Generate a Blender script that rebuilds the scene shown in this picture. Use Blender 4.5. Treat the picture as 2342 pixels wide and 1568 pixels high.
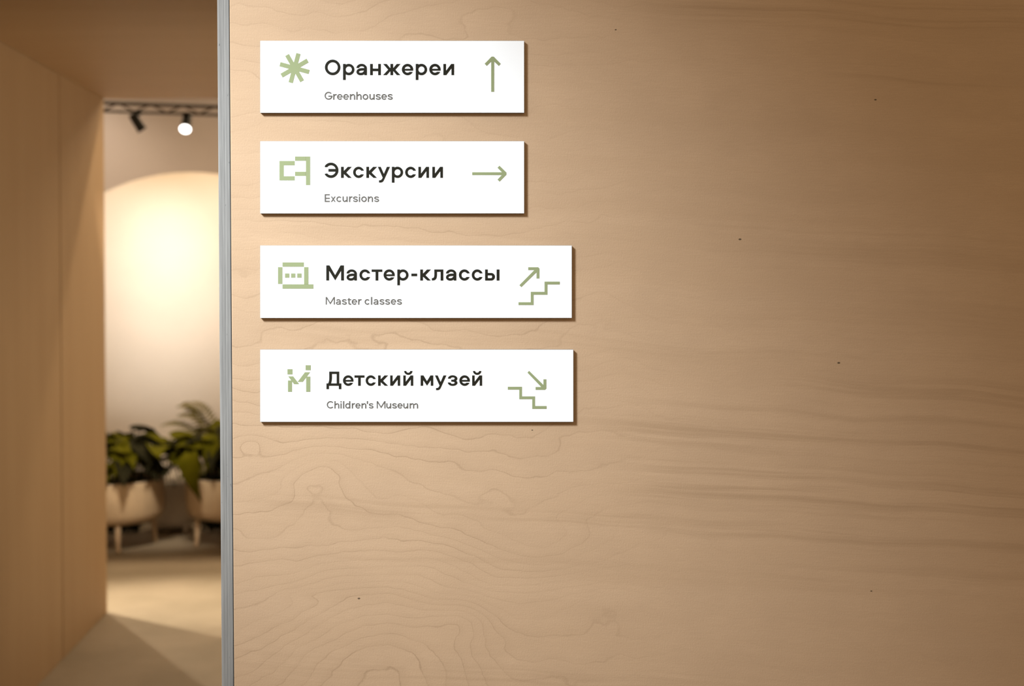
import bpy, bmesh, math, random
from mathutils import Vector, Matrix
from mathutils.geometry import delaunay_2d_cdt

for o in list(bpy.data.objects):
    bpy.data.objects.remove(o, do_unlink=True)
scene = bpy.context.scene
COL = scene.collection
R = math.radians

# ------------------------------------------------------------------ camera
EYE = 1.55                       # eye height above the floor (m)
F_PX = 2342 * 50.0 / 36.0        # 50 mm lens on a 36 mm wide frame, in frame pixels
CX, CY = 964.0, 635.0            # optical axis in the frame (shifted lens, level camera)
ROLL = R(0.39)
PANEL_Y = 2.0                    # distance of the sign wall
cs, sn = math.cos(ROLL), math.sin(ROLL)
cam_d = bpy.data.cameras.new('camera')
cam = bpy.data.objects.new('camera', cam_d)
COL.objects.link(cam)
cam.matrix_world = Matrix(((cs, sn, 0, 0), (0, 0, -1, 0), (-sn, cs, 0, EYE), (0, 0, 0, 1)))
cam_d.lens = 50.0
cam_d.sensor_width = 36.0
cam_d.sensor_fit = 'HORIZONTAL'
cam_d.shift_x = (1171.0 - CX) / 2342.0
cam_d.shift_y = (CY - 784.0) / 2342.0
cam_d.clip_start = 0.05
cam_d.dof.use_dof = True
cam_d.dof.focus_distance = PANEL_Y - 0.003
cam_d.dof.aperture_fstop = 4.4
scene.camera = cam

def at(x, y, Y):
    """world point at depth Y seen at photo position (x, y)"""
    dx, dy = (x - CX) / F_PX * Y, (y - CY) / F_PX * Y
    return Vector((dx * cs - dy * sn, Y, EYE - (dx * sn + dy * cs)))

# ------------------------------------------------------------------ light
scene.view_settings.view_transform = 'Standard'
scene.view_settings.look = 'None'
scene.view_settings.gamma = 1.0
scene.view_settings.use_curve_mapping = False
scene.view_settings.exposure = 0.0
scene.cycles.max_bounces = 8
scene.cycles.diffuse_bounces = 5

world = bpy.data.worlds.new('world')
scene.world = world
world.use_nodes = True
bg = world.node_tree.nodes['Background']
bg.inputs['Color'].default_value = (0.480, 0.368, 0.248, 1)     # warm light of the plywood hall
bg.inputs['Strength'].default_value = 1.0

def spot(name, loc, aim, watts, size, blend, radius, col=(1, 1, 1)):
    d = bpy.data.lights.new(name, 'SPOT')
    o = bpy.data.objects.new(name, d)
    COL.objects.link(o)
    o.location = loc
    o.rotation_euler = (Vector(aim) - Vector(loc)).to_track_quat('-Z', 'Y').to_euler()
    d.energy = watts
    d.spot_size = R(size)
    d.spot_blend = blend
    d.shadow_soft_size = radius
    d.color = col
    return o

# ceiling spot of the hall, up to the left of the sign wall
spot('hall_spot', (-1.477, 0.50, 3.0), (-0.215, 2.0, 1.545), 815, 32.0, 1.0, 0.30, (0.69, 0.80, 0.93))
# added unseen fill on the hall side, brightens the passage wall and ceiling
spot('passage_fill', (2.3, 4.6, 0.60), (-1.45, 5.7, 1.85), 165, 66, 1.0, 0.15, (1.0, 0.86, 0.64))
# added unseen fill, aimed through the opening to brighten the planter fronts
spot('planter_fill', (-1.15, 5.95, 2.33), (-1.55, 8.2, 0.60), 380, 20.0, 0.45, 0.15, (1.0, 0.86, 0.66))
# spots of the exhibition room behind the opening, and one added fill
for wx_ in (-1.92, -1.38):
    spot('wall_wash_spot', (wx_ + 0.1, 7.0, 3.1), (wx_, 9.2, 1.50), 275, 34, 1.0, 0.06, (0.95, 0.965, 0.97))
spot('back_wall_fill', (-2.75, 9.75, 3.2), (-2.45, 10.6, 2.1), 46, 80, 1.0, 0.05, (1.0, 0.84, 0.66))  # added unseen fill, lifts the dim wall behind the arch
spot('floor_spot', (-2.85, 7.72, 2.95), (-0.95, 6.35, 0.0), 740, 38, 0.8, 0.03, (1.0, 0.86, 0.64))
spot('cross_spot', (-2.55, 8.67, 2.95), (-0.9, 5.5, 0.0), 240, 50, 0.8, 0.03, (1.0, 0.84, 0.62))
spot('side_spot', (-0.35, 7.08, 2.956), (-1.45, 5.8, 0.9), 48, 70, 0.6, 0.04, (1.0, 0.80, 0.55))
d = bpy.data.lights.new('room_fill_light', 'AREA')  # added unseen area fill, raises the ambient level of the far room
d.energy, d.shape, d.size, d.size_y, d.color = 105, 'RECTANGLE', 3.0, 1.4, (1.0, 0.77, 0.50)
o = bpy.data.objects.new('room_fill_light', d)
o.location = (-0.9, 8.5, 3.33)
COL.objects.link(o)

# ------------------------------------------------------------------ helpers
def link(name, me, mat=None, parent=None):
    o = bpy.data.objects.new(name, me)
    COL.objects.link(o)
    if parent is not None:
        o.parent = parent
    if mat is not None and me is not None and not me.materials:
        me.materials.append(mat)
    return o

def bm_mesh(name, bm, smooth=False):
    me = bpy.data.meshes.new(name)
    bmesh.ops.recalc_face_normals(bm, faces=bm.faces)
    if smooth:
        for f in bm.faces:
            f.smooth = True
    bm.to_mesh(me)
    bm.free()
    return me

def py_mesh(name, vs, fs, smooth=False):
    me = bpy.data.meshes.new(name)
    me.from_pydata(vs, [], fs)
    me.update()
    if smooth:
        me.polygons.foreach_set('use_smooth', [True] * len(me.polygons))
    return me

def add_box(bm, a, b):
    v = [bm.verts.new((x, y, z)) for x in (a[0], b[0]) for y in (a[1], b[1]) for z in (a[2], b[2])]
    for f in ((0, 1, 3, 2), (4, 6, 7, 5), (0, 4, 5, 1), (2, 3, 7, 6), (0, 2, 6, 4), (1, 5, 7, 3)):
        bm.faces.new([v[i] for i in f])

def box(name, a, b, mat, parent=None, bevel=0.0):
    bm = bmesh.new()
    add_box(bm, a, b)
    if bevel:
        bmesh.ops.bevel(bm, geom=bm.edges[:], offset=bevel, segments=2, affect='EDGES')
    return link(name, bm_mesh(name, bm), mat, parent)

def add_tube(bm, pts, rads, n=10, cap=True):
    """tube through points with a radius at each"""
    rings = []
    for i, p in enumerate(pts):
        p = Vector(p)
        t = (Vector(pts[min(i + 1, len(pts) - 1)]) - Vector(pts[max(i - 1, 0)])).normalized()
        up = Vector((0, 0, 1)) if abs(t.z) < 0.9 else Vector((1, 0, 0))
        a = t.cross(up).normalized()
        b = t.cross(a)
        rings.append([bm.verts.new(p + (a * math.cos(2 * math.pi * k / n) + b * math.sin(2 * math.pi * k / n)) * rads[i]) for k in range(n)])
    for r0, r1 in zip(rings, rings[1:]):
        for k in range(n):
            bm.faces.new((r0[k], r0[(k + 1) % n], r1[(k + 1) % n], r1[k]))
    if cap:
        bm.faces.new(rings[0])
        bm.faces.new(rings[-1])

def add_lathe(bm, prof, n=48, c=(0, 0, 0)):
    rings = [[bm.verts.new((c[0] + r * math.cos(2 * math.pi * k / n), c[1] + r * math.sin(2 * math.pi * k / n), c[2] + z)) for k in range(n)] for r, z in prof]
    for r0, r1 in zip(rings, rings[1:]):
        for k in range(n):
            bm.faces.new((r0[k], r0[(k + 1) % n], r1[(k + 1) % n], r1[k]))
    return rings

def empty(name, loc, rz=0.0):
    o = bpy.data.objects.new(name, None)
    COL.objects.link(o)
    o.empty_display_size = 0.1
    o.location = loc
    o.rotation_euler = (0, 0, rz)
    return o

def tag(o, label, cat, group=None):
    o['label'] = label
    o['category'] = cat
    if group:
        o['group'] = group
    return o

def struct(o, label=None):
    o['kind'] = 'structure'
    if label:
        o['label'] = label
    return o

# ------------------------------------------------------------------ node helpers
class X:
    """a float socket with arithmetic"""
    def __init__(s, nt, sock):
        s.nt, s.k = nt, sock
    def op(s, name, *a):
        n = s.nt.nodes.new('ShaderNodeMath')
        n.operation = name
        for i, v in enumerate((s,) + a):
            if isinstance(v, X):
                s.nt.links.new(v.k, n.inputs[i])
            else:
                n.inputs[i].default_value = v
        return X(s.nt, n.outputs[0])
    def __add__(s, b): return s.op('ADD', b)
    def __radd__(s, b): return s.op('ADD', b)
    def __sub__(s, b): return s.op('SUBTRACT', b)
    def __rsub__(s, b): return (s * -1.0).op('ADD', b)
    def __mul__(s, b): return s.op('MULTIPLY', b)
    def __rmul__(s, b): return s.op('MULTIPLY', b)
    def __truediv__(s, b): return s.op('DIVIDE', b)
    def abs(s): return s.op('ABSOLUTE')
    def fract(s): return s.op('FRACT')
    def exp(s): return s.op('EXPONENT')
    def min(s, b): return s.op('MINIMUM', b)
    def max(s, b): return s.op('MAXIMUM', b)
    def step(s, lo, hi, to0=0.0, to1=1.0):
        n = s.nt.nodes.new('ShaderNodeMapRange')
        n.interpolation_type = 'SMOOTHSTEP'
        s.nt.links.new(s.k, n.inputs['Value'])
        n.inputs['From Min'].default_value = lo
        n.inputs['From Max'].default_value = hi
        n.inputs['To Min'].default_value = to0
        n.inputs['To Max'].default_value = to1
        return X(s.nt, n.outputs[0])

def new_mat(name):
    m = bpy.data.materials.new(name)
    m.use_nodes = True
    nt = m.node_tree
    return m, nt, nt.nodes['Principled BSDF']

def coords(nt, kind='Object'):
    tc = nt.nodes.new('ShaderNodeTexCoord')
    sp = nt.nodes.new('ShaderNodeSeparateXYZ')
    nt.links.new(tc.outputs[kind], sp.inputs[0])
    return [X(nt, sp.outputs[i]) for i in range(3)]

def noise(nt, x, y, z=0.0, detail=2.0, rough=0.5, scale=1.0):
    c = nt.nodes.new('ShaderNodeCombineXYZ')
    for i, v in enumerate((x, y, z)):
        if isinstance(v, X):
            nt.links.new(v.k, c.inputs[i])
        else:
            c.inputs[i].default_value = v
    n = nt.nodes.new('ShaderNodeTexNoise')
    nt.links.new(c.outputs[0], n.inputs['Vector'])
    n.inputs['Scale'].default_value = scale
    n.inputs['Detail'].default_value = detail
    n.inputs['Roughness'].default_value = rough
    return X(nt, n.outputs['Fac'])

def mix(nt, fac, a, b):
    n = nt.nodes.new('ShaderNodeMix')
    n.data_type = 'RGBA'
    if isinstance(fac, X):
        nt.links.new(fac.k, n.inputs['Factor'])
    else:
        n.inputs['Factor'].default_value = fac
    for key, v in ((6, a), (7, b)):
        if isinstance(v, tuple):
            n.inputs[key].default_value = v + (1,)
        else:
            nt.links.new(v, n.inputs[key])
    return n.outputs[2]

def bump(nt, bsdf, h, strength, dist):
    n = nt.nodes.new('ShaderNodeBump')
    nt.links.new(h.k, n.inputs['Height'])
    n.inputs['Strength'].default_value = strength
    n.inputs['Distance'].default_value = dist
    nt.links.new(n.outputs[0], bsdf.inputs['Normal'])

def simple_mat(name, col, col2=None, scale=20.0, rough=0.6, spec=0.3, bmp=0.0, metal=0.0):
    m, nt, b = new_mat(name)
    x, y, z = coords(nt)
    n = noise(nt, x, y, z, 4.0, 0.6, scale)
    c2 = col2 or tuple(c * 0.86 for c in col)
    nt.links.new(mix(nt, n.step(0.3, 0.7), col, c2), b.inputs['Base Color'])
    b.inputs['Roughness'].default_value = rough
    b.inputs['Specular IOR Level'].default_value = spec
    b.inputs['Metallic'].default_value = metal
    if bmp:
        bump(nt, b, n, bmp, 0.004)
    return m

# --- birch veneer of the sign wall: rotary-cut grain as contour lines, long dark streaks
def veneer_mat():
    m, nt, b = new_mat('birch_veneer')
    wx, wy, wz = coords(nt)
    S = F_PX / PANEL_Y
    px = wx * S + CX                       # position on the board, in 0.6 mm steps
    py = (EYE - wz) * S + CY
    n_big = noise(nt, px / 430.0, py / 230.0, 3.1, 2.0, 0.45)
    n_mid = noise(nt, px / 105.0, py / 75.0, 7.7, 2.0, 0.5)
    n_jit = noise(nt, px / 15.0, py / 12.0, 1.7, 2.0, 0.5)
    F = py / 39.0 + n_big * 4.6 + n_mid * 1.5 + n_jit * 0.11
    for (gx, gy, sx, sy, amp) in (
            (722, 1100, 75, 72, 2.6), (870, 1490, 215, 175, 7.0), (1052, 1418, 70, 50, 2.6),
            (690, 1356, 85, 15, 1.1), (1240, 1240, 120, 80, -2.6), (570, 1012, 40, 20, 1.2),
            (650, 290, 120, 40, 1.3), (1350, 700, 140, 110, 2.0), (900, 770, 240, 50, 1.2),
            (1150, 20, 220, 60, 1.6), (1400, 900, 160, 80, 1.6), (1340, 1380, 170, 60, 1.8)):
        gxn = (px - gx) / sx
        gyn = (py - gy) / sy
        F = F + ((gxn * gxn + gyn * gyn) * -1.0).exp() * amp
    fr = F.fract()
    level = noise(nt, F.op('FLOOR') * 3.37, 0.5, 8.0, 0.0).step(0.35, 0.65, 0.35, 1.0)
    line = (fr - 0.5).abs().step(0.0, 0.055, 1.0, 0.0) * level
    soft = (fr - 0.5).step(-0.5, 0.0) * (fr - 0.5).step(0.0, 0.06, 1.0, 0.0) * level
    lmask = px.step(1000.0, 1600.0, 1.0, 0.10) * py.step(250.0, 1150.0, 0.55, 1.0)
    pmask = noise(nt, px / 160.0, py / 45.0, 11.0, 2.0, 0.5).step(0.32, 0.62, 0.30, 1.0)
    lines = line * lmask * pmask
    # long dark mineral streaks, sloping gently down to the right
    sy_ = py - px * 0.062 - noise(nt, px / 380.0, py / 300.0, 5.0, 1.0) * 50.0
    thin = noise(nt, px / 900.0, sy_ / 19.0, 2.0, 3.0, 0.6).step(0.42, 0.68)
    band = None
    for (y0, hw, x0, x1, amp) in (
            (-85, 40, 1330, 1700, 1.0), (1013, 52, 1330, 1560, 1.15), (905, 26, 1340, 1500, 0.75),
            (770, 30, 1650, 2000, 0.7), (55, 18, 1800, 2050, 0.7), (1185, 16, 1600, 2000, 0.55),
            (840, 16, 1300, 1600, 0.5), (600, 45, 1380, 1600, 0.32), (430, 40, 1380, 1700, 0.30),
            (1110, 26, 480, 700, 0.7), (1215, 20, 560, 700, 0.25), (1480, 40, 430, 600, 0.5),
            (880, 30, 480, 700, 0.35), (700, 26, 500, 700, 0.35), (480, 24, 480, 640, 0.30)):
        d = (sy_ - (y0 - 25.0)) / hw
        g = ((d * d) * -1.0).exp() * px.step(x0, x1) * amp
        band = g if band is None else band + g
    streak = thin * band.min(1.2)
    wide = noise(nt, px / 1000.0, sy_ / 70.0, 9.0, 3.0, 0.5).step(0.3, 0.7)
    fibre = noise(nt, px / 46.0, py / 2.6, 4.0, 2.0, 0.6).step(0.3, 0.7)
    blotch = noise(nt, px / 170.0, py / 120.0, 6.0, 3.0, 0.55).step(0.3, 0.7)
    # pin holes
    hole = None
    for (hx, hy, r) in ((1693, 552, 2.6), (1917, 836, 2.6), (2005, 235, 2.2), (816, 1367, 2.4), (1988, 1358, 1.8), (1412, 71, 1.8), (1215, 985, 1.6)):
        dx, dy = (px - hx) / 1.5, (py - hy) / 0.9
        g = (dx * dx + dy * dy).step(0.3 * r * r, 1.2 * r * r, 1.0, 0.0)
        hole = g if hole is None else hole + g
    W = lambda r, g, bl: (r * 2.0, g * 1.68, bl * 1.32)
    c = mix(nt, wide, W(0.276, 0.218, 0.164), W(0.260, 0.203, 0.150))
    c = mix(nt, blotch * 0.5, c, W(0.240, 0.188, 0.141))
    c = mix(nt, fibre * 0.30, c, W(0.224, 0.174, 0.130))
    grit = noise(nt, px / 2.6, py / 2.9, 3.0, 2.0, 0.7).step(0.25, 0.75)
    c = mix(nt, grit * 0.26, c, W(0.200, 0.154, 0.114))
    c = mix(nt, soft * lmask * 0.13, c, W(0.170, 0.126, 0.088))
    c = mix(nt, lines * 0.42, c, W(0.128, 0.092, 0.062))
    c = mix(nt, streak * 0.42, c, W(0.150, 0.108, 0.072))
    c = mix(nt, hole.min(1.0) * 0.85, c, W(0.02, 0.016, 0.01))
    nt.links.new(c, b.inputs['Base Color'])
    b.inputs['Roughness'].default_value = 0.62
    b.inputs['Specular IOR Level'].default_value = 0.18
    h = noise(nt, px / 3.2, py / 3.6, 2.0, 3.0, 0.6) + noise(nt, px / 2.2, py / 14.0, 5.0, 1.0) * 0.6
    bump(nt, b, h, 0.28, 0.0006)
    return m

def sheet_mat(name, ca, cb, along='Z'):
    """plywood sheets of the passage: broad soft figure along one axis"""
    m, nt, b = new_mat(name)
    x, y, z = coords(nt)
    u = {'Z': (x + y, z), 'X': (y, x)}[along]
    n1 = noise(nt, u[0] * 9.0, u[1] * 0.8, 2.0, 3.0, 0.5)
    n2 = noise(nt, u[0] * 70.0, u[1] * 3.0, 4.0, 2.0, 0.6)
    nt.links.new(mix(nt, n1.step(0.25, 0.75) * 0.75 + n2 * 0.25, ca, cb), b.inputs['Base Color'])
    b.inputs['Roughness'].default_value = 0.6
    b.inputs['Specular IOR Level'].default_value = 0.2
    return m

def edge_mat(name, base, dark, seed):
    """grey stained end grain of one ply"""
    m, nt, b = new_mat(name)
    x, y, z = coords(nt)
    n = noise(nt, x * 500.0, y * 500.0, z * 14.0 + seed, 3.0, 0.6)
    p = noise(nt, x * 160.0, y * 160.0, z * 90.0 + seed * 3.0, 2.0, 0.6).step(0.70, 0.78)
    c = mix(nt, n.step(0.3, 0.7), base, dark)
    c = mix(nt, p * 0.7, c, (0.03, 0.03, 0.03))
    nt.links.new(c, b.inputs['Base Color'])
    b.inputs['Roughness'].default_value = 0.7
    b.inputs['Specular IOR Level'].default_value = 0.2
    bump(nt, b, n, 0.4, 0.0008)
    return m

M_VENEER = veneer_mat()
M_WALL = sheet_mat('passage_plywood', (0.50, 0.34, 0.195), (0.465, 0.31, 0.175))
M_CEIL = sheet_mat('passage_ceiling_plywood', (0.56, 0.385, 0.22), (0.52, 0.35, 0.195), 'X')
M_FLOOR = simple_mat('floor_screed', (0.31, 0.252, 0.183), (0.26, 0.212, 0.150), 3.0, 0.65, 0.25)
M_PLASTER = simple_mat('room_plaster', (0.64, 0.55, 0.45), (0.60, 0.515, 0.42), 1.5, 0.8, 0.15)
M_BACK = simple_mat('back_wall_plaster', (0.50, 0.44, 0.41), (0.47, 0.41, 0.385), 1.5, 0.8, 0.15)
M_SIGN = simple_mat('sign_white', (0.945, 0.935, 0.905), (0.94, 0.93, 0.90), 30, 0.45, 0.3)
M_SIGNEDGE = simple_mat('sign_edge_grey', (0.20, 0.19, 0.18), None, 30, 0.7, 0.1)
M_TEXT = simple_mat('print_black', (0.0155, 0.0138, 0.0082), (0.0150, 0.0133, 0.0078), 30, 0.6, 0.1)
M_GREY = simple_mat('print_grey', (0.118, 0.105, 0.087), (0.115, 0.102, 0.084), 30, 0.6, 0.1)
M_GREEN = simple_mat('print_green', (0.272, 0.302, 0.150), (0.268, 0.297, 0.147), 30, 0.6, 0.1)
M_DARK = simple_mat('glue_black', (0.012, 0.012, 0.012), None, 200, 0.9, 0.05)
M_STEEL = simple_mat('truss_dark_steel', (0.07, 0.05, 0.035), (0.05, 0.036, 0.025), 30, 0.5, 0.3)
M_LAMP = simple_mat('lamp_black', (0.012, 0.011, 0.009), None, 30, 0.6, 0.2)
M_POT = simple_mat('planter_beige', (0.50, 0.38, 0.255), (0.46, 0.35, 0.235), 6, 0.55, 0.3)
M_POTW = simple_mat('planter_white', (0.62, 0.56, 0.48), (0.58, 0.52, 0.45), 6, 0.5, 0.3)
M_SOIL = simple_mat('potting_soil', (0.03, 0.022, 0.014), None, 60, 0.95, 0.05, 0.6)
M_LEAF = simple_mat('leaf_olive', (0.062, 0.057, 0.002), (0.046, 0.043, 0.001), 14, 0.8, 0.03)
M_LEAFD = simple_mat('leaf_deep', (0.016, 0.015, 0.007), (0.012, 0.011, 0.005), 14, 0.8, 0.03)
M_FROND = simple_mat('frond_olive', (0.11, 0.085, 0.02), (0.07, 0.06, 0.012), 14, 0.6, 0.2)
m, nt, b = new_mat('lamp_glow')
b.inputs['Base Color'].default_value = (1, 1, 1, 1)
b.inputs['Emission Color'].default_value = (1.0, 0.97, 0.92, 1)
b.inputs['Emission Strength'].default_value = 6.0
M_GLOW = m

# ================================================================== the sign wall
XF = at(532, 784, PANEL_Y).x           # front edge of the veneer
PX1, PZ1 = 1.75, 2.75
THICK = 0.0215
def sheared_sheet(name, d0, d1, mat, parent, dx=0.0):
    """one layer of the board between depths d0 and d1 with its left end cut at 45 degrees"""
    k = 1.02
    vs = []
    for d in (d0, d1):
        xl = XF - d * k + dx
        vs += [(xl, PANEL_Y + d, 0.0), (PX1, PANEL_Y + d, 0.0), (PX1, PANEL_Y + d, PZ1), (xl, PANEL_Y + d, PZ1)]
    fs = [(0, 1, 2, 3), (7, 6, 5, 4), (0, 3, 7, 4), (1, 5, 6, 2), (3, 2, 6, 7), (0, 4, 5, 1)]
    return link(name, py_mesh(name, vs, fs), mat, parent)
wall_right = struct(sheared_sheet('wall_right', 0.0, 0.0011, M_VENEER, None), 'pale birch plywood wall carrying the four white signs')
sheared_sheet('glue_line', 0.0011, 0.0034, M_DARK, wall_right, 0.0009)
g = [(0.36, 0.27), (0.33, 0.25), (0.40, 0.31), (0.31, 0.22), (0.37, 0.28), (0.34, 0.24), (0.40, 0.30), (0.46, 0.38)]  # last, rearmost ply paler: a bright rim highlight put into its colour
edges = [0.0034, 0.0059, 0.0080, 0.0102, 0.0122, 0.0148, 0.0172, 0.0198, 0.0215]
for i in range(8):
    a_, b_ = g[i]
    tint = lambda v: (v * 0.80, v * 0.735, v * 0.64)
    sheared_sheet('ply', edges[i], edges[i + 1], edge_mat('ply_edge', tint(a_ * 0.80), tint(b_ * 0.80), i * 7.3), wall_right, (0.0, 0.0004, -0.0002, 0.0005)[i % 4])

# ================================================================== passage, floor and room
XL, YO, ZC = -1.477, 6.634, 2.386        # left wall plane, far opening, ceiling height
floor = struct(box('floor', (-5.0, -1.5, -0.10), (3.8, 11.2, 0.0), M_FLOOR), 'beige grey screed floor')

wall_left = struct(box('wall_left', (XL - 0.14, 2.3, 0.0), (XL - 0.02, YO - 0.02, ZC + 0.1), M_WALL), 'plywood wall of the passage')
for y0, y1, off in ((2.3, 3.78, 0.0), (3.7815, 4.80, 0.0), (4.8015, 5.825, 0.002), (5.8265, YO, 0.0)):
    box('plywood_sheet', (XL - 0.02, y0, 0.0), (XL - off, y1, ZC + 0.045), M_WALL, wall_left, 0.001)
ceiling = struct(box('ceiling', (XL - 0.14, 3.3, ZC + 0.045), (0.6, YO - 0.02, ZC + 0.12), M_CEIL), 'plywood ceiling of the passage')
for y0, y1, dz in ((3.3, 4.66, -0.012), (4.6615, 5.80, 0.006), (5.8015, YO, 0.008)):
    box('plywood_sheet', (XL, y0, ZC + dz), (0.6, y1, ZC + 0.045), M_CEIL, ceiling, 0.002)
struct(box('wall_hall', (3.4, 2.3, 0.0), (3.52, YO - 0.12, 3.35), M_WALL), 'plywood wall of the hall behind the sign wall')

ROOM = dict(x0=-4.6, x1=3.4, y1=10.6, z=3.35)
bm = bmesh.new()
add_box(bm, (ROOM['x0'], YO - 0.12, 0.0), (XL - 0.14, YO, ROOM['z']))
add_box(bm, (0.6, YO - 0.12, 0.0), (ROOM['x1'], YO, ROOM['z']))
add_box(bm, (XL - 0.14, YO - 0.12, ZC + 0.12), (0.6, YO, ROOM['z']))
struct(link('wall_front', bm_mesh('wall_front', bm), M_PLASTER), 'room wall around the opening')
struct(box('wall_back', (ROOM['x0'], ROOM['y1'], 0.0), (ROOM['x1'], ROOM['y1'] + 0.12, ROOM['z']), M_BACK), 'mauve grey back wall of the far room')
struct(box('wall_far_left', (ROOM['x0'] - 0.12, YO - 0.12, 0.0), (ROOM['x0'], ROOM['y1'] + 0.12, ROOM['z']), M_PLASTER), 'left wall of the far room')
struct(box('wall_far_right', (ROOM['x1'], YO - 0.12, 0.0), (ROOM['x1'] + 0.12, ROOM['y1'] + 0.12, ROOM['z']), M_PLASTER), 'right wall of the far room')
struct(box('ceiling_far', (ROOM['x0'] - 0.12, YO - 0.12, ROOM['z']), (ROOM['x1'] + 0.12, ROOM['y1'] + 0.12, ROOM['z'] + 0.1), M_PLASTER), 'ceiling of the far room')

# arched partition that catches the wall-wash light
AX, AY, AR, AZ = -1.50, 9.2, 1.25, 2.243
prof = [(AX - AR, 0.0)] + [(AX - AR * math.cos(math.pi * k / 40), AZ - AR + AR * math.sin(math.pi * k / 40)) for k in range(41)] + [(AX + AR, 0.0)]
bm = bmesh.new()
fr = [bm.verts.new((x, AY, z)) for x, z in prof]
bk = [bm.verts.new((x, AY + 0.10, z)) for x, z in prof]
bm.faces.new(fr)
bm.faces.new(bk[::-1])
for i in range(len(prof)):
    j = (i + 1) % len(prof)
    bm.faces.new((fr[i], fr[j], bk[j], bk[i]))
struct(link('wall_arched', bm_mesh('wall_arched', bm), M_PLASTER), 'cream partition with a rounded arch top, brightly lit')

# ================================================================== lettering
DIL = 0.0      # ink gain of the print
def arc(cx, cy, rx, ry, irx, iry, o0, o1, i0=None, i1=None, n=40):
    """ring segment as a polygon; separate end angles outside and inside give level cuts"""
    i0 = o0 if i0 is None else i0
    rx, ry, irx, iry = rx + DIL, ry + DIL, max(irx - DIL, 0.05), max(iry - DIL, 0.05)
    i1 = o1 if i1 is None else i1
    out = [(cx + rx * math.cos(R(o0 + (o1 - o0) * k / n)), cy + ry * math.sin(R(o0 + (o1 - o0) * k / n))) for k in range(n + 1)]
    inn = [(cx + irx * math.cos(R(i0 + (i1 - i0) * k / n)), cy + iry * math.sin(R(i0 + (i1 - i0) * k / n))) for k in range(n + 1)]
    return [[out[k], out[k + 1], inn[k + 1], inn[k]] for k in range(n)]

def ring(cx, cy, rx, ry, s):
    return arc(cx, cy, rx, ry, rx - s, ry - s, 0, 360)

def rect(x0, y0, x1, y1):
    x0, y0, x1, y1 = x0 - DIL, y0 - DIL, x1 + DIL, y1 + DIL
    return [[(x0, y0), (x1, y0), (x1, y1), (x0, y1)]]

def stroke(pts, w, smooth=False):
    if smooth:
        P = [pts[0]] + list(pts) + [pts[-1]]
        q = []
        for i in range(1, len(P) - 2):
            for k in range(5):
                t = k / 5.0
                q.append(tuple(0.5 * ((2 * P[i][c]) + (-P[i - 1][c] + P[i + 1][c]) * t + (2 * P[i - 1][c] - 5 * P[i][c] + 4 * P[i + 1][c] - P[i + 2][c]) * t * t + (-P[i - 1][c] + 3 * P[i][c] - 3 * P[i + 1][c] + P[i + 2][c]) * t ** 3) for c in (0, 1)))
        q.append(pts[-1])
        pts = q
    w += 2 * DIL
    L, Rr = [], []
    for i in range(len(pts)):
        a, b = pts[max(i - 1, 0)], pts[min(i + 1, len(pts) - 1)]
        d = math.hypot(b[0] - a[0], b[1] - a[1])
        nx, ny = -(b[1] - a[1]) / d * w / 2, (b[0] - a[0]) / d * w / 2
        L.append((pts[i][0] + nx, pts[i][1] + ny))
        Rr.append((pts[i][0] - nx, pts[i][1] - ny))
    return [[L[i], Rr[i], Rr[i + 1], L[i + 1]] for i in range(len(pts) - 1)]

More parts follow.
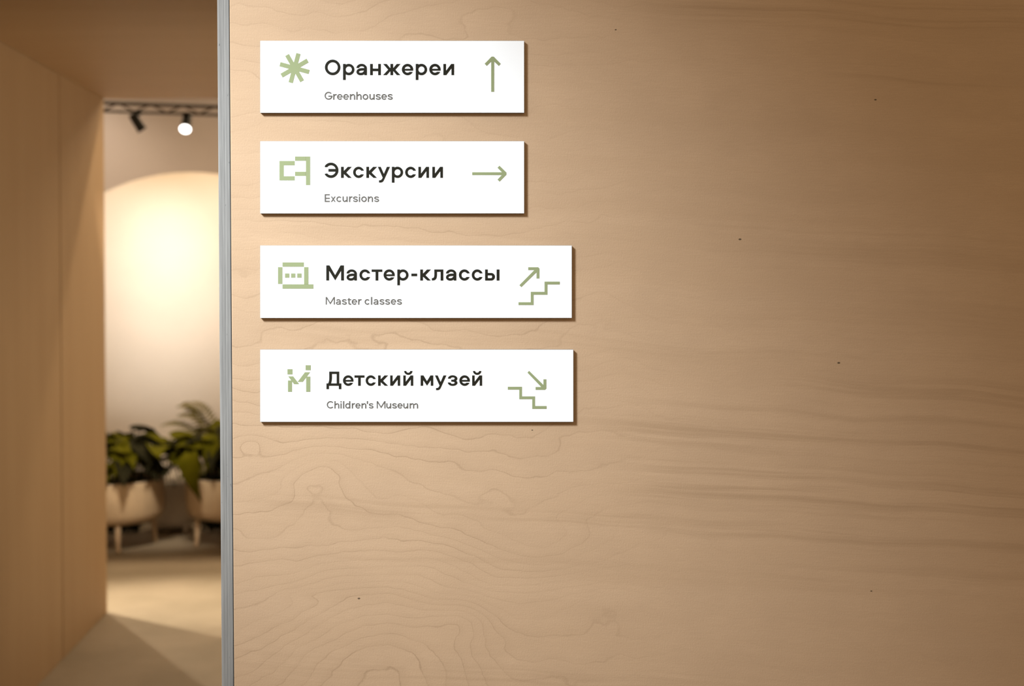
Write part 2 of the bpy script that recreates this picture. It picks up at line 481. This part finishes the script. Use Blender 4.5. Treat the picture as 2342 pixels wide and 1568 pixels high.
II = [[(0, 0), (97, 0), (265, 224), (265, 0), (352, 0), (352, 364), (257, 364), (87, 139), (87, 364), (0, 364)]]
KR = [(328, 225), (448, 364), (568, 364), (403, 176), (568, 0), (448, 0), (328, 134)]
DIL = 1.5
BOLD = {
    'О': ring(252, 251, 252, 254, 86),
    'р': rect(0, -157, 86, 364) + ring(186, 182, 184, 185, 83),
    'а': rect(260, 0, 344, 222)
         + arc(172, 222, 172, 145, 88, 68, 0, 176, 0, 172)
         + stroke([(300, 189), (225, 189), (165, 187), (105, 175), (62, 148), (42, 108), (55, 68), (92, 44), (140, 36), (200, 45), (250, 78), (290, 130)], 80, True),
    'н': rect(0, 0, 87, 364) + rect(263, 0, 350, 364) + rect(80, 130, 270, 212),
    'ж': rect(240, 0, 328, 364) + [KR] + [[(568 - x, y) for x, y in KR][::-1]],
    'е': arc(185, 182, 185, 185, 101, 103, -11.5, 335.4, -21, 311.6) + rect(60, 145, 366, 205),
    'и': II,
    'Э': arc(202, 250, 246, 252, 160, 165, -146, 146, -142.3, 142.3) + [[(-2, 391), (75, 351), (0, 351)], [(-2, 109), (0, 135), (75, 149)]] + rect(119, 205, 400, 293),
    'к': rect(0, 0, 89, 364) + [[(85, 221), (225, 364), (354, 364), (175, 177), (354, 0), (232, 0), (85, 129)]],
    'с': arc(182, 182, 182, 185, 97, 102, 16.6, 339.8, 31.5, 321.0),
    'у': [[(0, 364), (162, 7), (140, -35), (115, -66), (85, -78), (40, -80), (40, -155), (105, -155), (145, -145), (180, -118), (205, -78), (228, -28), (405, 364), (302, 364), (202, 133), (100, 364)]],
    'М': [[(0, 0), (94, 0), (94, 322), (294, 2), (490, 322), (490, 0), (585, 0), (585, 501), (472, 501), (294, 180), (108, 501), (0, 501)]],
    'т': rect(0, 286, 353, 364) + rect(130, 0, 221, 300),
    '-': rect(0, 144, 191, 228),
    'л': rect(291, 0, 380, 364) + rect(82, 288, 330, 364) + [[(82, 364), (172, 364), (172, 180), (165, 110), (145, 55), (110, 20), (60, 2), (0, 0), (0, 82), (35, 82), (60, 95), (75, 125), (82, 180)]],
    'ы': rect(0, 0, 87, 364) + rect(50, 170, 202, 250) + rect(50, 0, 202, 78) + arc(200, 125, 125, 125, 32, 46, -90, 90) + rect(382, 0, 473, 364),
    'Д': rect(0, 0, 524, 82) + rect(0, -118, 87, 50) + rect(434, -118, 524, 50) + rect(360, 40, 449, 497) + rect(97, 416, 420, 497) + [[(97, 497), (195, 497), (195, 270), (187, 180), (170, 110), (155, 70), (55, 70), (75, 120), (92, 190), (97, 270)]],
    'м': [[(0, 0), (90, 0), (90, 195), (224, 2), (357, 195), (357, 0), (446, 0), (446, 364), (345, 364), (224, 162), (102, 364), (0, 364)]],
    'з': arc(175, 255, 165, 113, 70, 43, 183, -90, 187, -90) + arc(175, 105, 168, 108, 72, 38, 90, -188, 90, -190) + rect(125, 146, 250, 213),
    'й': II + arc(176, 520, 146, 135, 70, 62, 180, 360),
}
DIL = 3.0
ES = [(150, 138), (122, 158), (84, 165), (42, 156), (20, 130), (38, 106), (84, 92), (128, 78), (147, 50), (128, 25), (84, 16), (42, 25), (10, 46)]
def arch(x):      # arch with its right leg, springing from a stem at x
    return arc(x + 100, 108, 70, 74, 33, 39, 0, 172) + rect(x + 133, 0, x + 170, 110)
LIGHT = {
    'G': arc(128, 128, 128, 128, 93, 93, 40, 358) + rect(122, 97, 252, 131),
    'r': rect(0, 0, 38, 180) + stroke([(22, 92), (32, 128), (54, 152), (84, 165), (114, 166)], 34, True),
    'e': arc(88, 90, 89, 92, 54, 58, -6, 322) + rect(25, 76, 172, 104),
    'n': rect(0, 0, 38, 180) + arch(0),
    'h': rect(0, 0, 38, 256) + arch(0),
    'o': ring(91, 90, 91, 92, 36),
    'u': rect(131, 0, 169, 180) + arc(70, 73, 70, 75, 33, 40, 180, 352) + rect(0, 72, 37, 180),
    's': stroke(ES, 34, True),
    'E': rect(0, 0, 38, 257) + rect(0, 0, 168, 33) + rect(0, 104, 166, 137) + rect(0, 224, 168, 257),
    'x': [[(0, 0), (44, 0), (165, 180), (121, 180)], [(121, 0), (165, 0), (44, 180), (0, 180)]],
    'c': arc(90, 90, 90, 92, 54, 58, 38, 322),
    'i': rect(0, 0, 38, 180) + ring(19, 233, 23, 23, 22.9),
    'M': [[(0, 0), (38, 0), (38, 190), (155, 4), (272, 190), (272, 0), (310, 0), (310, 257), (268, 257), (155, 72), (42, 257), (0, 257)]],
    'a': rect(124, 0, 162, 115) + arc(84, 112, 78, 70, 42, 36, 0, 158) + stroke([(145, 92), (95, 92), (50, 85), (22, 62), (20, 40), (40, 20), (75, 15), (112, 24), (142, 52)], 32, True),
    't': stroke([(44, 220), (44, 60), (52, 28), (78, 16), (120, 17)], 37, True) + rect(0, 150, 118, 181),
    'l': rect(0, 0, 39, 257),
    'C': arc(128, 128, 128, 128, 93, 93, 42, 318),
    'd': ring(88, 90, 88, 92, 36) + rect(138, 0, 177, 257),
    "'": rect(0, 160, 38, 257),
    'm': rect(0, 0, 38, 180) + arc(94, 112, 66, 70, 30, 34, 0, 172) + rect(123, 0, 160, 114) + arc(226, 112, 70, 70, 33, 34, 0, 172) + rect(260, 0, 298, 114),
}
CK = 14.25625            # glyph tables were measured on a 14.26x enlargement
def text_polys(table, ox, oy, base, scale, letters):
    polys = []
    for ch, x0 in letters:
        for p in table[ch]:
            polys.append([(ox + (x0 + x * scale) / CK, oy + (base - y * scale) / CK) for x, y in p])
    return polys

SIGN_Y = PANEL_Y - 0.0058          # front of the sign boards
def print_mesh(name, polys, parent, mat):
    """flat shapes (frame positions) as one thin raised vinyl print on the sign front"""
    coords2, faces = [], []
    for p in polys:
        a2 = sum(p[i][0] * p[(i + 1) % len(p)][1] - p[(i + 1) % len(p)][0] * p[i][1] for i in range(len(p)))
        if abs(a2) < 1e-9:
            continue
        q = p if a2 > 0 else p[::-1]
        i0 = len(coords2)
        coords2 += [Vector(v) for v in q]
        faces.append(list(range(i0, i0 + len(q))))
    v2, e2, f2, ov, oe, of = delaunay_2d_cdt(coords2, [], faces, 0, 1e-5)
    boxes = [(min(p[0] for p in q), max(p[0] for p in q), min(p[1] for p in q), max(p[1] for p in q), q) for q in polys]
    def inside(x, y):
        for x0, x1, y0, y1, q in boxes:
            if x0 <= x <= x1 and y0 <= y <= y1:
                c = False
                for i in range(len(q)):
                    (ax, ay), (bx, by) = q[i], q[i - 1]
                    if (ay > y) != (by > y) and x < (bx - ax) * (y - ay) / (by - ay) + ax:
                        c = not c
                if c:
                    return True
        return False
    keep = []
    for f in f2:
        a_, b_, c_ = (v2[i] for i in f)
        if abs((b_ - a_).cross(c_ - a_)) > 1e-9 and inside((a_.x + b_.x + c_.x) / 3, (a_.y + b_.y + c_.y) / 3):
            keep.append(f)
    T = 0.0003
    inv = parent.matrix_basis.inverted()
    n = len(v2)
    vs = [inv @ at(v.x, v.y, SIGN_Y - T) for v in v2] + [inv @ (at(v.x, v.y, SIGN_Y - T) + Vector((0, T, 0))) for v in v2]
    cnt = {}
    for f in keep:
        for i in range(3):
            e = (f[i], f[(i + 1) % 3])
            cnt[e] = 1
    fs = [tuple(f) for f in keep]
    for (a, b) in cnt:
        if (b, a) not in cnt:
            fs.append((b, a, a + n, b + n))
    bm = bmesh.new()
    bvs = [bm.verts.new(v) for v in vs]
    for f in fs:
        try:
            bm.faces.new([bvs[i] for i in f])
        except ValueError:
            pass
    bmesh.ops.delete(bm, geom=[v for v in bm.verts if not v.link_faces], context='VERTS')
    return link(name, bm_mesh(name, bm), mat, parent)

def px_poly(ox, oy, k, pts):
    return [(ox + x / k, oy + y / k) for x, y in pts]
def px_rects(ox, oy, k, rs):
    return [px_poly(ox, oy, k, [(a, b), (c, b), (c, d), (a, d)]) for a, b, c, d in rs]

def sign(x0, y0, x1, y1, label):
    """a white board; its own axes follow the board, a hair off plumb"""
    o = empty('wall_sign', at((x0 + x1) / 2, y1, PANEL_Y))
    a, c = at(x0, y0, SIGN_Y), at(x1, y1, SIGN_Y)
    b_, d = at(x1, y0, SIGN_Y), at(x0, y1, SIGN_Y)
    bm = bmesh.new()
    f = [bm.verts.new(v - o.location) for v in (a, b_, c, d)]
    k = [bm.verts.new(v - o.location + Vector((0, 0.0058, 0))) for v in (a, b_, c, d)]
    bm.faces.new(f)
    bm.faces.new(k[::-1])
    for i in range(4):
        j = (i + 1) % 4
        bm.faces.new((f[i], f[j], k[j], k[i]))
    bmesh.ops.bevel(bm, geom=bm.edges[:], offset=0.0003, segments=1, affect='EDGES')
    bm.normal_update()
    bmesh.ops.recalc_face_normals(bm, faces=bm.faces)
    for fc in bm.faces:
        fc.material_index = 0 if fc.normal.y < -0.9 else 1
    bo = link('board', bm_mesh('board', bm), M_SIGN, o)
    bo.data.materials.append(M_SIGNEDGE)
    tag(o, label, 'sign', 'wayfinding signs on the plywood wall')
    return o

KB = 15.683
def bar(cx, cy, ang, half, w):
    dx, dy = math.sin(R(ang)), -math.cos(R(ang))
    nx, ny = -dy * w / 2, dx * w / 2
    return [(cx + dx * half + nx, cy + dy * half + ny), (cx + dx * half - nx, cy + dy * half - ny), (cx - dx * half - nx, cy - dy * half - ny), (cx - dx * half + nx, cy - dy * half + ny)]

s1 = sign(595, 93, 1199, 258, 'topmost white sign with a green asterisk and an arrow pointing up')
print_mesh('pictogram', [bar(673.6, 155.5, a, 34.5, 9.9) for a in (15, 60, 105, 150)], s1, M_GREEN)
print_mesh('title_lettering', text_polys(BOLD, 735, 125, 664, 1.0, list(zip('Оранжереи', (115, 706, 1140, 1588, 2010, 2623, 3076, 3518, 3976)))), s1, M_TEXT)
print_mesh('subtitle_lettering', text_polys(LIGHT, 735, 125, 1465, 1.0, list(zip('Greenhouses', (105, 385, 512, 715, 930, 1140, 1345, 1565, 1770, 1957, 2160)))), s1, M_GREY)
print_mesh('arrow', [px_poly(1090, 115, 14.25, [(487, 205), (262, 437), (330, 505), (475, 365), (475, 1348), (572, 1348), (572, 365), (720, 505), (787, 437), (560, 205)])], s1, M_GREEN)

s2 = sign(595, 322.5, 1199, 488, 'white sign, second from the top, with an arrow pointing right')
print_mesh('pictogram', px_rects(620, 345, KB, [(298, 358, 456, 1055), (455, 358, 848, 512), (455, 905, 848, 1055), (855, 195, 1238, 350), (855, 742, 1238, 895), (1245, 195, 1400, 1222)]), s2, M_GREEN)
print_mesh('title_lettering', text_polys(BOLD, 735, 360, 662, 0.989, list(zip('Экскурсии', (112, 640, 1033, 1465, 1836, 2297, 2730, 3160, 3615)))), s2, M_TEXT)
print_mesh('subtitle_lettering', text_polys(LIGHT, 735, 360, 1445, 0.972, list(zip('Excursions', (108, 305, 490, 690, 903, 1028, 1222, 1300, 1515, 1720)))), s2, M_GREY)
print_mesh('arrow', [px_poly(1060, 360, 19.517, [(1608, 365), (1515, 455), (1710, 655), (390, 655), (390, 782), (1710, 782), (1515, 985), (1608, 1075), (1915, 765), (1915, 665)])], s2, M_GREEN)

s3 = sign(595, 561, 1308, 727, 'wide white sign with a green laptop icon and stairs leading up')
print_mesh('pictogram', px_rects(620, 580, KB, [(408, 305, 1175, 462), (243, 475, 403, 1080), (1180, 475, 1338, 1090), (408, 1095, 1515, 1250), (497, 705, 652, 855), (715, 705, 868, 855), (932, 705, 1090, 855)]), s3, M_GREEN)
print_mesh('title_lettering', text_polys(BOLD, 735, 595, 657, 0.986, list(zip('Мастер-классы', (158, 818, 1240, 1637, 2027, 2475, 2933, 3222, 3600, 4060, 4483, 4903, 5338)))), s3, M_TEXT)
print_mesh('subtitle_lettering', text_polys(LIGHT, 735, 595, 1442, 0.967, list(zip('Masterclasses', (140, 472, 668, 855, 990, 1200, 1410, 1617, 1697, 1895, 2078, 2265, 2465)))), s3, M_GREY)
print_mesh('arrow', [px_poly(1170, 595, 13.07, [(497, 205), (795, 205), (832, 243), (832, 540), (745, 540), (745, 355), (290, 800), (232, 742), (680, 290), (497, 290)])], s3, M_GREEN)
print_mesh('stair_symbol', [px_poly(1170, 595, 13.07, [(205, 1250), (572, 1250), (572, 940), (985, 940), (985, 635), (1440, 635), (1440, 720), (1072, 720), (1072, 1027), (657, 1027), (657, 1335), (205, 1335)])], s3, M_GREEN)

s4 = sign(595, 799, 1311.5, 964.5, 'lowest white sign with two green block figures and stairs leading down')
print_mesh('pictogram', px_rects(640, 820, KB, [(270, 370, 455, 558), (922, 228, 1108, 410), (288, 775, 438, 1183), (942, 635, 1092, 1183)]) + [px_poly(640, 820, KB, p) for p in ([(295, 630), (480, 630), (695, 910), (508, 910)], [(900, 480), (1085, 480), (822, 828), (635, 828)])], s4, M_GREEN)
print_mesh('title_lettering', text_polys(BOLD, 735, 835, 665, 0.926, list(zip('Детскиймузей', (165, 703, 1077, 1443, 1848, 2242, 2669, 3235, 3700, 4118, 4498, 4915)))), s4, M_TEXT)
print_mesh('subtitle_lettering', text_polys(LIGHT, 735, 835, 1403, 0.92, list(zip("Children'sMuseum", (178, 425, 622, 707, 778, 992, 1110, 1307, 1482, 1545, 1803, 2117, 2307, 2482, 2672, 2877)))), s4, M_GREY)
print_mesh('arrow', [px_poly(1150, 830, 13.067, [(785, 228), (735, 285), (1145, 712), (978, 712), (978, 797), (1260, 797), (1300, 757), (1300, 482), (1212, 482), (1212, 648)])], s4, M_GREEN)
print_mesh('stair_symbol', [px_poly(1150, 830, 13.067, [(148, 705), (572, 705), (572, 992), (962, 992), (962, 1280), (1307, 1280), (1307, 1365), (878, 1365), (878, 1075), (490, 1075), (490, 790), (148, 790)])], s4, M_GREEN)

# ================================================================== truss and lamps
TY = 7.45
tl, tr = at(225, 233, TY), at(520, 243, TY)
tdir = (tr - tl).normalized()
T0, T1 = tl - tdir * 1.6, tl + tdir * 3.6
truss = tag(empty('lighting_truss', T0), 'dark lattice truss running under the ceiling of the far room', 'truss')
H = 0.044
def chord(name, off):
    bm = bmesh.new()
    add_tube(bm, [Vector(off), T1 - T0 + Vector(off)], [0.0078, 0.0078], 8)
    return link(name, bm_mesh(name, bm, True), M_STEEL, truss)
chord('top_chord', (0, 0, 0))
chord('top_chord', (0, 0.05, 0))
chord('bottom_chord', (0, 0.025, -H))
L = (T1 - T0).length
step = 0.085
nb = int(L / step)
bms = []
for k in (0, 1):
    bm = bmesh.new()
    a, c = (0, 1)[k], (1, 0)[k]
    add_tube(bm, [Vector((0, 0.0, -H * a)), tdir * step + Vector((0, 0.0, -H * c))], [0.0056, 0.0056], 6)
    bms.append(bm_mesh('brace', bm))
for i in range(nb):
    o = link('brace', bms[i % 2], M_STEEL, truss)
    o.location = tdir * step * i + Vector((0, 0.022, 0))

def lamp(px_, py_, Y, aim, lit, label, k=0.8):
    """track spot: clamp, stem, tapered can with a rim and a lens"""
    p = at(px_, py_, Y)
    d = Vector(aim).normalized()
    top = T0 + tdir * ((p.x - T0.x) / tdir.x) + Vector((0, 0.025, -H))
    o = tag(empty('track_spotlight', (p.x, p.y, p.z)), label, 'spotlight', 'spotlights on the truss')
    bm = bmesh.new()
    q = top - p
    add_box(bm, (q.x - 0.018, q.y - 0.015, q.z - 0.016), (q.x + 0.018, q.y + 0.015, q.z + 0.008))
    link('clamp', bm_mesh('clamp', bm), M_LAMP, o)
    bm = bmesh.new()
    add_tube(bm, [q + Vector((0, 0, -0.01)), -d * 0.03 * k], [0.008, 0.008], 10)
    link('stem', bm_mesh('stem', bm, True), M_LAMP, o)
    bm = bmesh.new()
    add_tube(bm, [-d * 0.064 * k, -d * 0.060 * k, -d * 0.02 * k, d * 0.048 * k, d * 0.052 * k], [0.020 * k, 0.027 * k, 0.029 * k, 0.031 * k, 0.031 * k], 28)
    body = link('lamp_body', bm_mesh('lamp_body', bm, True), M_LAMP, o)
    bm = bmesh.new()
    add_tube(bm, [d * 0.047 * k, d * 0.058 * k], [0.0335 * k, 0.0345 * k], 28)
    link('rim', bm_mesh('rim', bm, True), M_LAMP, body)
    bm = bmesh.new()
    add_tube(bm, [d * 0.057 * k, d * 0.0595 * k], [0.0325 * k, 0.030 * k], 28)
    ln = link('lens', bm_mesh('lens', bm, True), M_GLOW if lit else M_LAMP, body)
    return o
lamp(314, 280, TY + 0.02, (0.48, 0.25, -0.80), False, 'dark tilted spotlight on the truss, left of the glowing one')
lamp(426, 281, TY + 0.02, (0.0, -0.70, -0.72), True, 'black spotlight with a glowing white lens hanging from the truss', 0.88)

# ================================================================== planters and plants
def planter(name, X0, Y0, r, z0, z1, legs, mat, label):
    o = tag(empty(name, (X0, Y0, 0)), label, 'planter', 'pots in the far room')
    bm = bmesh.new()
    add_lathe(bm, [(0.001, z0), (r * 0.80, z0), (r * 0.93, z0 + 0.018), (r * 0.985, z0 + 0.06), (r, z1 - 0.012), (r - 0.004, z1), (r - 0.014, z1), (r - 0.018, z1 - 0.02), (r - 0.02, z1 - 0.07)], 56)
    bowl = link('bowl', bm_mesh('bowl', bm, True), mat, o)
    bm = bmesh.new()
    add_lathe(bm, [(r - 0.019, z1 - 0.04), (r * 0.5, z1 - 0.03), (0.001, z1 - 0.025)], 40)
    link('soil', bm_mesh('soil', bm), M_SOIL, bowl)
    for a in legs:
        c_, s_ = math.cos(R(a)), math.sin(R(a))
        bm = bmesh.new()
        add_tube(bm, [(c_ * r * 0.80, s_ * r * 0.80, z0 + 0.03), (c_ * r * 0.83, s_ * r * 0.83, 0.02), (c_ * r * 0.83, s_ * r * 0.83, 0.0)], [0.016, 0.0125, 0.0125], 14)
        link('leg', bm_mesh('leg', bm, True), mat, o)
    return o

P1 = at(252, 1195, 8.30)
P2 = at(548, 1195, 8.38)
P3 = at(394, 1160, 8.80)
RP = 0.318
planter('planter', P1.x, P1.y, RP, 0.155, 0.398, (-68, 22, 112, 202), M_POT, 'round beige planter on legs, left one beside the passage wall')
planter('planter', P2.x, P2.y, RP, 0.160, 0.402, (-152, -62, 28, 118), M_POT, 'round beige planter on legs, cut off by the grey board edge')
planter('planter', P3.x, P3.y, 0.165, 0.045, 0.315, (45, 135, 225, 315), M_POTW, 'pale low planter standing behind the two beige planters')

random.seed(11)
def leaf_mesh(name, length, width, fold, droop, petiole):
    """petiole rising from the origin along +X/+Z, then a heart-shaped folded blade"""
    bm = bmesh.new()
    pet = [Vector((petiole * t * 0.55, 0, petiole * (t ** 0.8))) for t in (0, 0.25, 0.5, 0.75, 1.0)]
    add_tube(bm, pet, [0.0042, 0.004, 0.0036, 0.0032, 0.003], 6)
    e = pet[-1]
    rows = []
    N = 9
    for i in range(N + 1):
        t = i / N
        w = width * (math.sin(math.pi * min(1.0, (t * 0.93 + 0.07)) ** 0.72)) * (1.0 - 0.25 * t) * 0.5
        xx = length * t
        zz = -droop * length * t * t
        row = []
        for j in range(-3, 4):
            s = j / 3.0
            back = -0.22 * length * max(0.0, 0.28 - t) * abs(s)
            row.append(bm.verts.new(e + Vector((xx * (1 - 0.25 * droop * t) + back, s * w, zz + fold * abs(s) * w + 0.006 * math.sin(9 * t + 2 * s)))))
        rows.append(row)
    for r0, r1 in zip(rows, rows[1:]):
        for j in range(6):
            bm.faces.new((r0[j], r0[j + 1], r1[j + 1], r1[j]))
    bmesh.ops.recalc_face_normals(bm, faces=bm.faces)
    return bm_mesh(name, bm, True)

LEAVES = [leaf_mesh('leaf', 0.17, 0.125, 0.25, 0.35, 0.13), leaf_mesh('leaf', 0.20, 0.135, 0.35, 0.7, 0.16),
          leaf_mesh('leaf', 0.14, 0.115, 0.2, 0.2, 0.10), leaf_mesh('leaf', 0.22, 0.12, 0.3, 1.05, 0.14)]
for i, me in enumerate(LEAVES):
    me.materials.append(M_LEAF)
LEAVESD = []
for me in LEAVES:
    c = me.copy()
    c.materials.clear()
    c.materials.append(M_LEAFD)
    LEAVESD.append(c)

def leafy_plant(P, z, label, n, spread, hmax):
    o = tag(empty('leafy_plant', (P.x, P.y, z)), label, 'plant', 'plants in the far room')
    for i in range(n):
        a = i * 2.39996 + random.uniform(-0.3, 0.3)
        rr = spread * math.sqrt((i + 0.5) / n)
        dark = random.random() < 0.45
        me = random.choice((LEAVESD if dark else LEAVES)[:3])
        l = link('leaf', me, None, o)
        l.location = (rr * math.cos(a), rr * math.sin(a), random.uniform(-0.02, hmax * (1 - 0.4 * i / n)))
        l.rotation_euler = (random.uniform(-0.35, 0.35), random.uniform(-0.45, 0.15), a + random.uniform(-0.7, 0.7))
        s = random.uniform(0.85, 1.22)
        l.scale = (s, s, s)
    return o

p1 = leafy_plant(P1, 0.375, 'bushy broad-leaved plant in the left beige planter', 110, 0.27, 0.12)
p2 = leafy_plant(P2, 0.380, 'broad-leaved plant with one leaf hanging over the rim of the planter', 115, 0.27, 0.12)
def extra_leaf(plant, me, loc, rot, s):
    l = link('leaf', me, None, plant)
    l.location, l.rotation_euler, l.scale = loc, rot, (s, s, s)
    return l
# leaf that hangs over the rim, and two leaves standing up in the left plant
hang = at(432, 1055, P2.y - 0.33)
extra_leaf(p2, LEAVES[3], hang - Vector((P2.x, P2.y, 0.380)) + Vector((0.075, 0.05, 0.04)), (0.1, 0.95, R(-100)), 1.1)
for (lx, ly, me, rot, s) in ((285, 1040, LEAVES[0], (0.5, -0.2, R(-60)), 1.1), (375, 1050, LEAVES[1], (0.2, -0.3, R(20)), 1.15),
                             (395, 1030, LEAVES[2], (0.3, -0.1, R(-20)), 1.2), (350, 1060, LEAVES[0], (-0.1, -0.2, R(-75)), 1.25),
                             (262, 1050, LEAVES[2], (0.0, -0.3, R(-150)), 1.1)):
    q = at(lx, ly, P1.y - 0.18) - Vector((P1.x, P1.y, 0.375))
    extra_leaf(p1, me, q + Vector((0, 0, -0.08)), rot, s)

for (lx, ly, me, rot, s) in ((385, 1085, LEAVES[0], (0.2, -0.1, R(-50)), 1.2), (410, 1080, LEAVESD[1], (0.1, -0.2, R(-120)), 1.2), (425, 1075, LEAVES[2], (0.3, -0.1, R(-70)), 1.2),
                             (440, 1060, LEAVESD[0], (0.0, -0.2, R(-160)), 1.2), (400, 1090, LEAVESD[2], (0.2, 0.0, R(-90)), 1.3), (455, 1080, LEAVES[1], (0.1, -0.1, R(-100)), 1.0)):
    q = at(lx, ly, P2.y - 0.16) - Vector((P2.x, P2.y, 0.380))
    extra_leaf(p2, me, q + Vector((0, 0, -0.06)), rot, s)

def frond_mesh(length, rise, sag):
    bm = bmesh.new()
    pts = [Vector((length * t * (0.75 + 0.25 * t), 0, rise * math.sin(t * 1.75) - sag * t ** 3)) for t in [k / 12 for k in range(13)]]
    add_tube(bm, pts, [0.004 - 0.0027 * k / 12 for k in range(13)], 5)
    for k in range(2, 26):
        t = k / 26 * 12
        i = min(int(t), 11)
        p = pts[i].lerp(pts[i + 1], t - i)
        d = (pts[i + 1] - pts[i]).normalized()
        ll = 0.10 * math.sin(math.pi * (0.12 + 0.86 * k / 26)) + 0.008
        for s in (-1, 1):
            tip = p + Vector((d.x * 0.45, s * 0.9, d.z * 0.45 - 0.25)) * ll
            w = d * 0.008
            m_ = p.lerp(tip, 0.45)
            v = [bm.verts.new(x_) for x_ in (p, m_ + w, tip, m_ - w)]
            bm.faces.new(v)
    return bm_mesh('frond', bm)
FR = [frond_mesh(0.34, 0.30, 0.06), frond_mesh(0.28, 0.36, 0.03), frond_mesh(0.36, 0.22, 0.12)]
for me in FR:
    me.materials.append(M_FROND)
FP = at(520, 1060, P2.y + 0.02)
fern = tag(empty('potted_fern', (FP.x, FP.y, 0.385)), 'feathery fern rising above the leaves beside the grey board edge', 'fern', 'plants in the far room')
for i, (a, k, tilt, s) in enumerate(((178, 0, -0.05, 1.2), (200, 1, -0.1, 1.2), (165, 2, -0.05, 1.15), (150, 1, -0.15, 1.2), (215, 2, 0.0, 1.05), (188, 1, -0.05, 1.1),
                                     (120, 0, 0, 1), (60, 1, 0, 1), (20, 0, 0, 1), (-30, 2, 0, 1), (-70, 0, 0.1, 0.9), (-110, 2, 0.1, 0.9))):
    l = link('frond', FR[k], None, fern)
    l.rotation_euler = (random.uniform(-0.2, 0.2), tilt, R(a))
    l.scale = (s, s, s)

# low planting along the foot of the arched wall
random.seed(5)
bm = bmesh.new()
for i in range(1700):
    x = random.uniform(-2.7, -0.3)
    y = random.uniform(8.66, 9.10)
    if math.hypot(x - P3.x, y - P3.y) < 0.22:
        continue
    a = random.uniform(0, 6.28)
    h = random.uniform(0.05, 0.11)
    t = Vector((math.cos(a), math.sin(a), 0)) * random.uniform(0.02, 0.05)
    w = Vector((-math.sin(a), math.cos(a), 0)) * random.uniform(0.008, 0.016)
    p = Vector((x, y, 0.0))
    m_ = p + t * 0.5 + Vector((0, 0, h * 0.65))
    e = p + t * 1.3 + Vector((0, 0, h))
    v = [bm.verts.new(q) for q in (p, m_ + w, e, m_ - w)]
    bm.faces.new(v)
gc = link('ground_cover', bm_mesh('ground_cover', bm), M_LEAFD)
gc['kind'] = 'stuff'
tag(gc, 'low dark green planting along the foot of the lit wall', 'plants')
